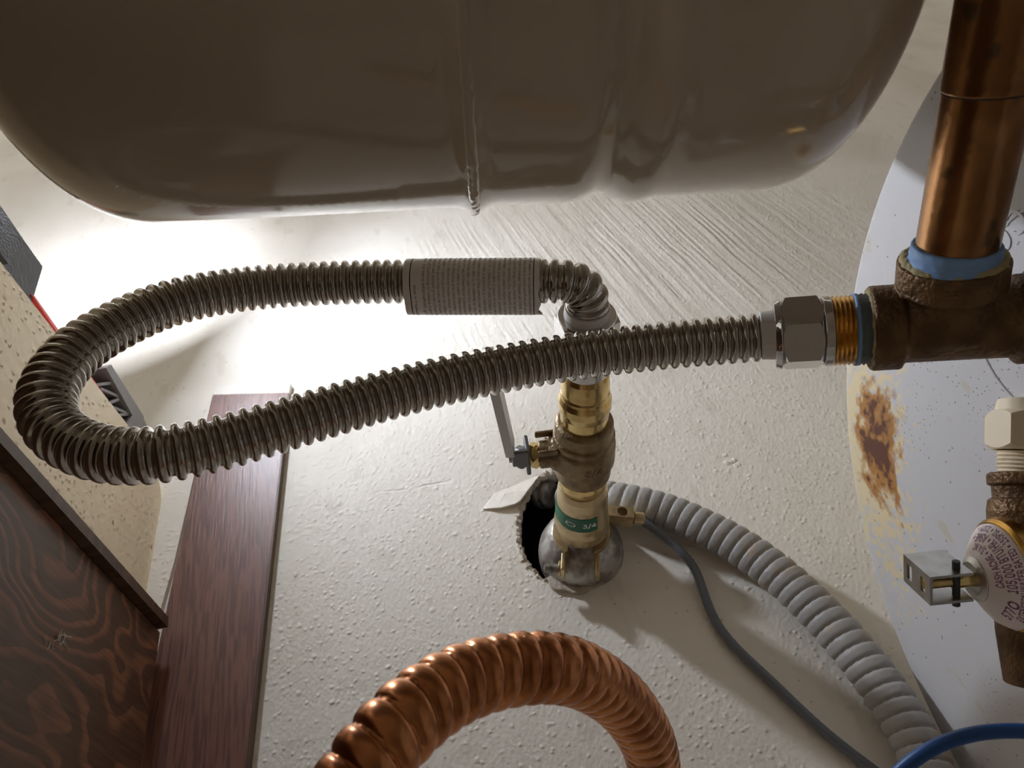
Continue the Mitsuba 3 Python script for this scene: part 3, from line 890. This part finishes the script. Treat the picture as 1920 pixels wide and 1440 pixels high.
for k, tx_ in enumerate(lines):
    big = k >= 19
    hgt = 0.00150 if big else 0.00128
    m = meshkit.text_mesh(tx_, hgt, 0.00006)
    v = np.array(m.vertices)
    wid = 0.0415 if k < 20 else 0.040
    v[:, 0] *= wid / v[:, 0].max()
    p_ = sgn_down * (-1.72 + v[:, 0] / 0.0122)
    zc = x_right + (x_left - x_right) * k / (len(lines) - 1)
    rr_ = lab_r(p_) + 0.00004 + v[:, 2]
    m2 = trimesh.Trimesh(np.stack([np.cos(p_) * rr_, np.sin(p_) * rr_, zc - 0.0006 + v[:, 1]], 1), np.array(m.faces)[:, ::-1] if sgn_down < 0 else m.faces, process=False)
    ink.append(m2)
m = meshkit.text_mesh("Made in Thailand", 0.00125, 0.00006)
v = np.array(m.vertices)
v[:, 0] *= 0.0165 / v[:, 0].max()
p_ = sgn_down * (0.12 + v[:, 0] / 0.0125)
ink.append(trimesh.Trimesh(np.stack([np.cos(p_) * (lab_r(p_) + 0.00004 + v[:, 2]), np.sin(p_) * (lab_r(p_) + 0.00004 + v[:, 2]), (786 - 765) / 248 * LL - 0.0006 + v[:, 1]], 1), np.array(m.faces)[:, ::-1] if sgn_down < 0 else m.faces, process=False))
part(lk, "printed_text", to(cat(*ink), L0, FLb), "m_ink", smooth=False, label="rows of small black print")
for u_ in (777.5, 1002.5):
    z_ = (u_ - 765) / 248 * LL
    a_ = np.linspace(-1.9, 2.6, 90) * sgn_down
    q0 = np.stack([np.cos(a_) * (lab_r(a_) + 0.00005), np.sin(a_) * (lab_r(a_) + 0.00005), np.full_like(a_, z_ - 0.00025)], 1)
    q1 = q0 + np.array([0, 0, 0.0005])
    vv_ = np.vstack([q0, q1]); n_ = len(a_)
    ff_ = [f for i in range(n_ - 1) for f in ([i, i + 1, n_ + i + 1], [i, n_ + i + 1, n_ + i])]
    part(lk, "printed_line", to(trimesh.Trimesh(vv_, ff_, process=False), L0, FLb), "m_ink_blue", smooth=False)

# ------------------------------------------------------------------ brass nipple between nut and tee
nip = thing("threaded_nipple", "amber brass threaded nipple between the chrome nut and the tee", "pipe fitting")
n0 = n2 + TAX * 0.0200
tp = [(0.0, 0.0)] + [(0.0146 + (0.00035 if k % 2 else -0.00045), 0.0006 + 0.0009 * k) for k in range(10)] + [(0.0, 0.0098)]
part(nip, "threads", to(lathe(tp, 64), n0, frame(TAX)), "m_brass_amber", smooth=False)
tp2 = [(0.0, 0.0)] + [(0.0149 + (0.0004 if k % 2 else -0.0005) - 0.00003 * k, 0.0005 + 0.0010 * k) for k in range(11)] + [(0.0, 0.0118)]
part(nip, "sealing_tape", to(noisy(lathe(tp2, 96), 0.0004, 500), n0 + TAX * 0.0092, frame(TAX)), "m_blue_dark", smooth=True, label="dark blue sealing tape in the threads")
tp3 = [(0.0, 0.0), (0.0152, 0.0004), (0.0153, 0.0016), (0.0150, 0.0024), (0.0, 0.0026)]
part(nip, "blue_tape", to(noisy(lathe(tp3, 96), 0.0003, 500, 3), n0 + TAX * 0.0084, frame(TAX)), "m_blue_tape", smooth=True, label="strip of blue sealing tape")

# ------------------------------------------------------------------ bronze tee
tee = thing("bronze_tee", "rough brown bronze pipe tee between the hose nut, the copper pipe and the water heater", "pipe fitting")
tL = n2 + TAX * 0.0352              # left face
CPD = nrm(CAM_RIGHT * -0.13 + CAM_UP * 0.84 + CAM_BACK * 0.53)
cp0 = at(1795, 455, 0.283)
brd = nrm(CPD - TAX * (CPD @ TAX))
FT = np.stack([TAX, brd, np.cross(TAX, brd)], 1)
bx_ = (cp0 - tL) @ TAX
rim_h = (cp0 - CPD * 0.008 - tL) @ brd
LT = max(0.0655, (at(1922, 599, 0.2957) - tL) @ TAX)
r_run, r_col, r_br, r_bc = 0.0152, 0.0178, 0.0158, 0.0198
bx_ = min(bx_, 0.052)
f_run = cyl_sdf(0, r_run, 0.001, LT - 0.001, 0.001)
f_c1 = cyl_sdf(0, r_col, 0.0, 0.0115, 0.0011)
f_c2 = cyl_sdf(0, r_col + 0.0003, LT - 0.0125, LT, 0.0011)
f_br = cyl_sdf(1, r_br, 0.0, rim_h, 0.001)
f_bc = cyl_sdf(1, r_bc, rim_h - 0.0120, rim_h, 0.0013)
f_h1 = cyl_sdf(0, 0.0146, -0.01, 0.003, 0.0002)
f_h2 = cyl_sdf(1, 0.0162, rim_h - 0.003, rim_h + 0.02, 0.0002)


def tee_f(x, y, z):
    p = (x, y, z)
    q = (x - bx_, y, z)
    d = smin(smin(f_run(p), f_br(q), 0.006), min(f_c1(p), f_c2(p), f_bc(q)), 0.0025)
    return -max(d, -f_h1(p), -f_h2(q))


tmesh = level(None, None, tee_f, 0.00105, [-0.004, -0.024, -0.024, LT + 0.004, rim_h + 0.004, 0.024])
part(tee, "body", to(noisy(tmesh, 0.00025, 350), tL, FT), "m_bronze", smooth=True)
tp4 = [(0.0136, 0.0), (0.0163, -0.0004), (0.0160, 0.0012), (0.0136, 0.0018)]
dr1 = tube(np.array([[0.0005, 0.0152 * math.cos(a), 0.0152 * math.sin(a)] for a in np.linspace(0, 2 * np.pi, 90)]), 0.0013, 10, caps=False)
part(tee, "joint_paste", to(noisy(dr1, 0.0008, 420, 2), tL, FT), "m_dope", smooth=True, label="dried yellowish joint paste")
dr2 = tube(np.array([[bx_ + 0.0166 * math.cos(a), rim_h + 0.0002, 0.0166 * math.sin(a)] for a in np.linspace(0, 2 * np.pi, 110)]), 0.0022, 10, caps=False)
part(tee, "joint_paste", to(noisy(dr2, 0.0011, 380, 5), tL, FT), "m_dope", smooth=True, label="dried yellowish joint paste")
mk = meshkit.text_mesh("125", 0.0042, 0.0007, True)
mv = np.array(mk.vertices)
phc = math.atan2((CAM - tL) @ FT[:, 2], (CAM - tL) @ FT[:, 0] - bx_)
ph = phc + 0.15 - (mv[:, 0] - 0.004) / r_bc
mk.vertices = np.stack([bx_ + np.cos(ph) * (r_bc - 0.0004 + mv[:, 2]), rim_h - 0.0085 + mv[:, 1], np.sin(ph) * (r_bc - 0.0004 + mv[:, 2])], 1)
part(tee, "raised_marks", to(mk, tL, FT), "m_bronze", smooth=False)
mk = meshkit.text_mesh("GP", 0.0048, 0.0007, True)
mv = np.array(mk.vertices)
phr = math.atan2((CAM - tL) @ FT[:, 2], (CAM - tL) @ FT[:, 1])
ph = phr + 0.35 - (mv[:, 1] - 0.002) / r_run * (1 if True else -1)
mk.vertices = np.stack([bx_ - 0.004 + mv[:, 0], np.cos(ph) * (r_run - 0.0003 + mv[:, 2]), np.sin(ph) * (r_run - 0.0003 + mv[:, 2])], 1)
part(tee, "raised_marks", to(mk, tL, FT), "m_bronze", smooth=False)
# nipple down into the heater
nl = tL + TAX * (LT - 0.004)
nz = (nl[2] - HZ) / -TAX[2]
hn = thing("heater_nipple", "steel nipple between the tee and the top of the water heater", "pipe fitting")
part(hn, "pipe", to(trimesh.creation.cylinder(radius=0.0128, height=nz + 0.01, sections=48), nl + TAX * (nz + 0.01) / 2, frame(TAX)), "m_galv")

# ------------------------------------------------------------------ copper pipe with blue tape
cpipe = thing("copper_pipe", "tarnished straight copper pipe rising from the tee", "pipe")
FC = frame(CPD)
b0 = tL + FT @ np.array([bx_, rim_h, 0])
adj = cp0 + CPD * 0.0
pl = [(0.0, -0.010), (0.0140, -0.010), (0.0142, 0.0), (0.0142, 0.0555)]
part(cpipe, "tube", to(trimesh.creation.cylinder(radius=0.01425, height=0.067, sections=96), cp0 + CPD * (0.0555 - 0.0335), FC), "m_copper_pipe", smooth=40)
part(cpipe, "joint_ring", to(trimesh.creation.cylinder(radius=0.01395, height=0.004, sections=96), cp0 + CPD * 0.0560, FC), "m_dark_line", smooth=40, label="dark soldered joint line")
part(cpipe, "coupling", to(rlathe([(0.0146, 0.0561), (0.0149, 0.0568), (0.0149, 0.22), (0.0146, 0.222)], 96, 0.0004), cp0, FC), "m_copper_pipe", smooth=40, label="upper length of copper beyond the joint line")
tv = [(0.0, -0.010), (0.0160, -0.009), (0.0161, -0.0065), (0.0157, -0.006), (0.0160, -0.0045), (0.0158, -0.0035), (0.0157, -0.0012), (0.0150, -0.0004), (0.0, -0.0004)]
part(cpipe, "blue_tape", to(noisy(lathe(tv, 96), 0.0004, 420, 7), cp0, FC), "m_blue_tape", smooth=50, label="blue sealing tape wound at the tee")

# ------------------------------------------------------------------ water heater
heat = thing("water_heater", "white water heater with a rust patch at the rim of its top", "water heater")
hh = trimesh.creation.revolve(np.array([(0.0, -1.26), (HR - 0.004, -1.26), (HR - 0.002, -0.02), (HR - 0.001, -0.010), (HR, -0.006), (HR + 0.0003, -0.003), (HR - 0.0008, -0.0008), (HR - 0.003, 0.0), (0.06, 0.0), (0.0, 0.0)]), sections=256)
hh.apply_translation([HC[0], HC[1], HZ])
part(heat, "jacket", hh, "m_heater", smooth=40)
hcold = nl + TAX * nz
hcold[2] = HZ
r_disc = float(np.linalg.norm(on_z(1857, 690, HZ)[:2] - hcold[:2]))
ring_ = lathe([(r_disc - 0.0012, -0.0002), (r_disc + 0.0008, -0.0002), (r_disc + 0.0003, 0.0005), (r_disc - 0.0004, 0.0006), (r_disc - 0.0012, -0.0002)], 128)
ring_.apply_translation(hcold)
part(heat, "embossed_ring", ring_, "m_heater", smooth=True, label="embossed ring round the inlet")
r_gk = float(np.linalg.norm(on_z(1902, 610, HZ)[:2] - hcold[:2]))
gk_ = rlathe([(r_gk, -0.0005), (r_gk, 0.0020)], 64, 0.0005)
gk_.apply_translation(hcold)
part(heat, "gasket", gk_, "m_gasket", smooth=40, label="dark seal round the inlet")
cw = meshkit.text_mesh("COLD", 0.0105, 0.0006, False)
q0, q1 = on_z(1906, 408, HZ), on_z(1862, 462, HZ)
td = nrm(q1 - q0)
cwx = np.cross(np.array([0, 0, 1.0]), td)
cw2 = to(cw, q0 - cwx * 0.004 - td * 0.004, np.stack([td, cwx, np.array([0, 0, 1.0])], 1))
part(heat, "embossed_word", cw2, "m_heater", smooth=False, label="embossed lettering beside the inlet")

# ------------------------------------------------------------------ relief valve on the heater
rv = thing("relief_valve", "brass relief valve with a printed round tag and a plated test lever", "valve")
RZ = 0.300
rc0 = at(1872, 1081, RZ)
ry = nrm(ray(1872, 1081))
la = -CAM_RIGHT - CAM_UP * 0.10
la = nrm(la - ry * (la @ ry))
RA = nrm(la * 0.885 - ry * 0.465)
RT = nrm(CAM_UP - RA * (CAM_UP @ RA))
R2 = np.cross(RA, RT)
if R2 @ CAM_BACK < 0:
    R2 = -R2
FR = np.stack([RT, np.cross(RA, RT), RA], 1)
rp = 98 * RZ / FOC
part(rv, "flange", to(rlathe([(rp * 1.0, -0.009), (rp * 1.07, -0.007), (rp * 1.09, -0.002), (rp * 1.03, -0.0006)], 96, 0.0005), rc0, FR), "m_brass_amber", smooth=35, label="round brass flange behind the tag")


def cone_h(r):
    t = (rp - r) / (rp - 0.008)
    return 0.0095 * t + 0.0022 * t * (1 - t)


tagp = [(rp, -0.001)] + [(rp - (rp - 0.006) * k / 14, cone_h(rp - (rp - 0.006) * k / 14)) for k in range(15)] + [(0.0, cone_h(0.006))]
tagm = trimesh.creation.revolve(np.array([(0.0, -0.001)] + tagp), sections=128)
tgk = part(rv, "tag", to(tagm, rc0, FR), "m_tag", smooth=True, label="white cone-shaped tag with purple lettering")


def arc_text(txt, height, r0, phi0, width_ang):
    """runs counter-clockwise seen from the front, the letters' tops towards the middle"""
    m = meshkit.text_mesh(txt, height, 0.00008, True)
    v = np.array(m.vertices)
    a = phi0 + v[:, 0] / v[:, 0].max() * width_ang
    r = r0 - v[:, 1]
    return trimesh.Trimesh(np.stack([np.cos(a) * r, np.sin(a) * r, np.vectorize(cone_h)(r) + 0.00006 + v[:, 2]], 1), np.array(m.faces)[:, ::-1], process=False)


# phi = 0 points up in the photo (RT); find the sense in which it turns to the left as seen from the front
turn = 1.0
lets = [arc_text("EXTENSION WATER RATED • 150PSI • 210°F •", 0.0021, rp * 0.965, -2.35, 2.75),
        arc_text("105,000 BTU/HR • ASME •", 0.0029, rp * 0.83, -1.70, 2.15),
        arc_text("CASH ACME • 3/4 NC", 0.0025, rp * 0.655, -1.62, 1.85),
        arc_text("577", 0.0029, rp * 0.83, -2.55, 0.42)]
for L_, r_ in ((-2.0, rp * 0.78),):
    em = trimesh.creation.annulus(r_min=0.0010, r_max=0.0017, height=0.00008, sections=24)
    ev = np.array(em.vertices)
    base = np.array([math.cos(L_) * r_, math.sin(L_) * r_])
    ex_ = base + ev[:, :2]
    rr_ = np.linalg.norm(ex_, axis=1)
    em.vertices = np.stack([ex_[:, 0], ex_[:, 1], np.vectorize(cone_h)(rr_) + 0.0001 + ev[:, 2]], 1)
    lets.append(em)
part(tgk, "lettering", to(cat(*lets), rc0, FR), "m_ink_purple", smooth=False, label="purple lettering in rings")
wz = cone_h(0.0095) + 0.0002
part(rv, "washer", to(rlathe([(0.0090, 0), (0.0092, 0.0007), (0.0070, 0.0022)], 64, 0.0003), rc0 + RA * wz, FR), "m_zinc", smooth=35, label="plated washer")
stem_l = 0.021
part(rv, "stem", to(rlathe([(0.0030, 0), (0.0030, 0.010), (0.0022, 0.0105), (0.0022, stem_l)], 32, 0.0003), rc0 + RA * wz, FR), "m_brass", label="brass stem")
# lever: stamped channel, web facing away from the tag
LW, LH, LD, tt = 0.0215, 0.0125, 0.0165, 0.0011
tilt = math.radians(12)
R2t = nrm(R2 * math.cos(tilt) - RT * math.sin(tilt))
RTt = nrm(RT - R2t * (RT @ R2t))
RAt = RA - R2t * (RA @ R2t) - RTt * (RA @ RTt)
RAt = nrm(RAt)
FLv = np.stack([R2t, RTt, RAt], 1)
if np.linalg.det(FLv) < 0:
    FLv[:, 0] *= 1
web = m3.Manifold.cube((LW, LH, tt), True)
for xo in (-0.0058, 0.0052):
    web = web - m3.Manifold.cube((0.0040, LH * 0.52, 0.01), True).translate((xo, 0, 0))
web = man(web.translate((0, 0, LD)))
fl1 = man(m3.Manifold.cube((LW, tt, LD), True).translate((0, LH / 2 - tt / 2, LD / 2)))
fl2 = man(m3.Manifold.cube((LW, tt, LD), True).translate((0, -LH / 2 + tt / 2, LD / 2)))
chan = cat(web, fl1, fl2)
lo = rc0 + RA * (wz + 0.0045) - R2t * 0.0045
cm = to(chan, lo, FLv)
if np.linalg.det(FLv) < 0:
    cm.invert()
lk2 = part(rv, "test_lever", cm, "m_zinc", smooth=30, label="zinc plated test lever with slots")
part(lk2, "pivot_pin", to(trimesh.creation.cylinder(radius=0.0015, height=LH + 0.007, sections=20), lo + FLv @ np.array([0.0065, 0.0, 0.0045]), frame(RTt)), "m_black_plastic", label="dark pivot pin")
# brass body and the cream nipple
vd = nrm(CAM_UP * 0.93 + CAM_RIGHT * 0.02 - CAM_BACK * 0.36)
vb0 = at(1936, 1045, RZ + 0.003)
body_ax = frame(vd)
bl = np.linalg.norm(at(1920, 903, RZ + 0.008) - vb0)
pbody = [(0.0135, -0.05), (0.0150, -0.03), (0.0150, bl * 0.60), (0.0142, bl * 0.75), (0.0125, bl * 0.78), (0.0125, bl * 0.94), (0.0140, bl * 0.955), (0.0140, bl * 1.09), (0.0130, bl * 1.12)]
bdir = nrm(at(1924, 905, RZ + 0.008) - vb0)
part(rv, "body", to(rlathe(pbody, 64, 0.0008), vb0, frame(bdir)), "m_bronze", smooth=35)
part(rv, "bonnet", to(trimesh.creation.cylinder(radius=0.0185, height=0.03, sections=64), rc0 - RA * 0.022, FR), "m_brass_amber", smooth=35)
crn = thing("cream_nipple", "cream plastic threaded nipple with a hexagon, above the relief valve", "pipe fitting")
c_lo, c_hi = vb0 + bdir * bl * 1.02, at(1926, 750, RZ + 0.012)
cdir = nrm(c_hi - c_lo)
cl = np.linalg.norm(c_hi - c_lo)
thp = [(0.0, 0.0)] + [(0.0100 + (0.0004 if k % 2 else -0.0004) + 0.00004 * k, 0.0004 + 0.00085 * k) for k in range(14)] + [(0.0, 0.0125)]
part(crn, "threads", to(lathe(thp, 48), c_lo, frame(cdir)), "m_cream_plastic", smooth=False)
part(crn, "hexagon", to(hexnut(0.0300, 0.0165), c_lo + cdir * 0.0120, frame(cdir, CAM_RIGHT * 0.9 + CAM_BACK * 0.43)), "m_cream_plastic", smooth=22)
part(crn, "shank", to(rlathe([(0.0118, 0), (0.0105, cl - 0.028)], 48, 0.0008), c_lo + cdir * 0.0280, frame(cdir)), "m_cream_plastic")

# ------------------------------------------------------------------ copper corrugated hose at the bottom
cf = thing("corrugated_copper_hose", "bright copper corrugated hose arching across the bottom of the photo", "hose")
cpx = [(560, 1700, .178), (650, 1500, .196), (738, 1375, .210), (800, 1318, .222), (868, 1279, .234), (945, 1257, .245), (1035, 1252, .257), (1112, 1276, .275), (1176, 1328, .297), (1213, 1388, .315), (1226, 1440, .332), (1230, 1520, .350), (1225, 1640, .370)]
path, sl = spline([at(*q) for q in cpx], 0.0081 / 16)
n = 64
phi = np.linspace(0, 2 * np.pi, n, endpoint=False)
f = (sl[:, None] / 0.0081 + phi[None] / (2 * np.pi)) % 1.0
rad = 0.0097 + 0.0023 * np.sqrt(np.clip(1 - np.abs(2 * f - 1) ** 2.2, 0, 1))
part(cf, "tube", tube(path, rad, n), "m_copper_flex", smooth=True)

# ------------------------------------------------------------------ grey flexible conduit on the wall
con = thing("flexible_conduit", "grey spiral flexible conduit running along the wall from the hole to the lower right", "conduit")
gpx = [(1068, 938, -0.016), (1100, 930, 0.006), (1150, 937, 0.016), (1243, 958, 0.016), (1310, 985, 0.016), (1380, 1021, 0.016), (1464, 1081, 0.016), (1516, 1128, 0.016), (1566, 1180, 0.016), (1630, 1256, 0.016), (1668, 1308, 0.016), (1702, 1362, 0.016), (1732, 1421, 0.016), (1760, 1490, 0.016), (1785, 1570, 0.016)]
path, sl = spline([on_y(*q) for q in gpx], 0.0086 / 14)
n = 48
phi = np.linspace(0, 2 * np.pi, n, endpoint=False)
f = (sl[:, None] / 0.0086 + phi[None] / (2 * np.pi)) % 1.0
rad = 0.0113 + 0.0021 * np.clip(1 - np.abs(2 * f - 1) ** 3.2, 0, 1) ** 0.6
part(con, "tube", tube(path, rad, n), "m_conduit", smooth=True)
coup = nrm(on_y(1075, 922, 0.000) - on_y(1020, 924, -0.018))
part(con, "end_connector", to(rlathe([(0.0095, 0), (0.0110, 0.002), (0.0110, 0.006), (0.0100, 0.007), (0.0110, 0.008), (0.0110, 0.012), (0.0095, 0.014)], 48, 0.0006), on_y(1012, 928, -0.022), frame(coup)), "m_galv", label="ridged metal connector in the hole")

# ------------------------------------------------------------------ thin wire, blue cable
w = thing("ground_wire", "thin dark grey wire hanging from the clamp lug across the wall", "wire")
wpx = [(1190, 968, .020), (1215, 984, .018), (1260, 1019, .011), (1298, 1060, .007), (1322, 1118, .005), (1345, 1170, .004), (1390, 1225, .004), (1440, 1272, .004), (1500, 1330, .004), (1565, 1388, .004), (1640, 1446, .004), (1720, 1510, .004)]
path, sl = spline([on_y(*q) for q in wpx], 0.002)
part(w, "wire", tube(path, 0.0030, 16), "m_wire_grey", smooth=True)
bcab = thing("blue_cable", "dark blue cable crossing the lower right corner in front of the conduit", "cable")
bpx = [(1560, 1600, .258), (1640, 1500, .258), (1700, 1436, .258), (1765, 1395, .256), (1840, 1374, .254), (1920, 1371, .252), (2020, 1385, .250), (2150, 1430, .25)]
path, sl = spline([at(*q) for q in bpx], 0.002)
part(bcab, "jacket", tube(path, 0.0025, 20), "m_blue_cable", smooth=True)

# ------------------------------------------------------------------ dust tuft and cobweb threads under the plywood shelf
tuft = thing("dust_tuft", "little white dust tuft hanging on the plywood shelf", "dust", kind="stuff")
ms = []
r5 = np.random.default_rng(5)
for k in range(26):
    t_ = r5.random()
    u_, v_ = 86 + 42 * t_ + r5.normal(0, 2), 1206 - 16 * t_ + r5.normal(0, 3)
    if k > 12:
        a = r5.random() * 6.28
        u_, v_ = 118 + 9 * math.cos(a), 1195 + 6 * math.sin(a)
    p0 = on_z(u_, v_, ZP - 0.0006)
    d_ = np.array([r5.normal(0, 1), r5.normal(0, 1), r5.normal(0, 0.3)]) * 0.0010
    pts = np.array([p0, p0 + d_, p0 + d_ * 1.6 + r5.normal(0, 0.0004, 3), p0 + d_ * 2.2 + r5.normal(0, 0.0006, 3)])
    pts[:, 2] = np.minimum(pts[:, 2], ZP - 0.0003)
    ms.append(tube(pts, 0.00016, 5))
scene[tuft] = mikit.ply(cat(*ms), "m_dust", smooth=True)
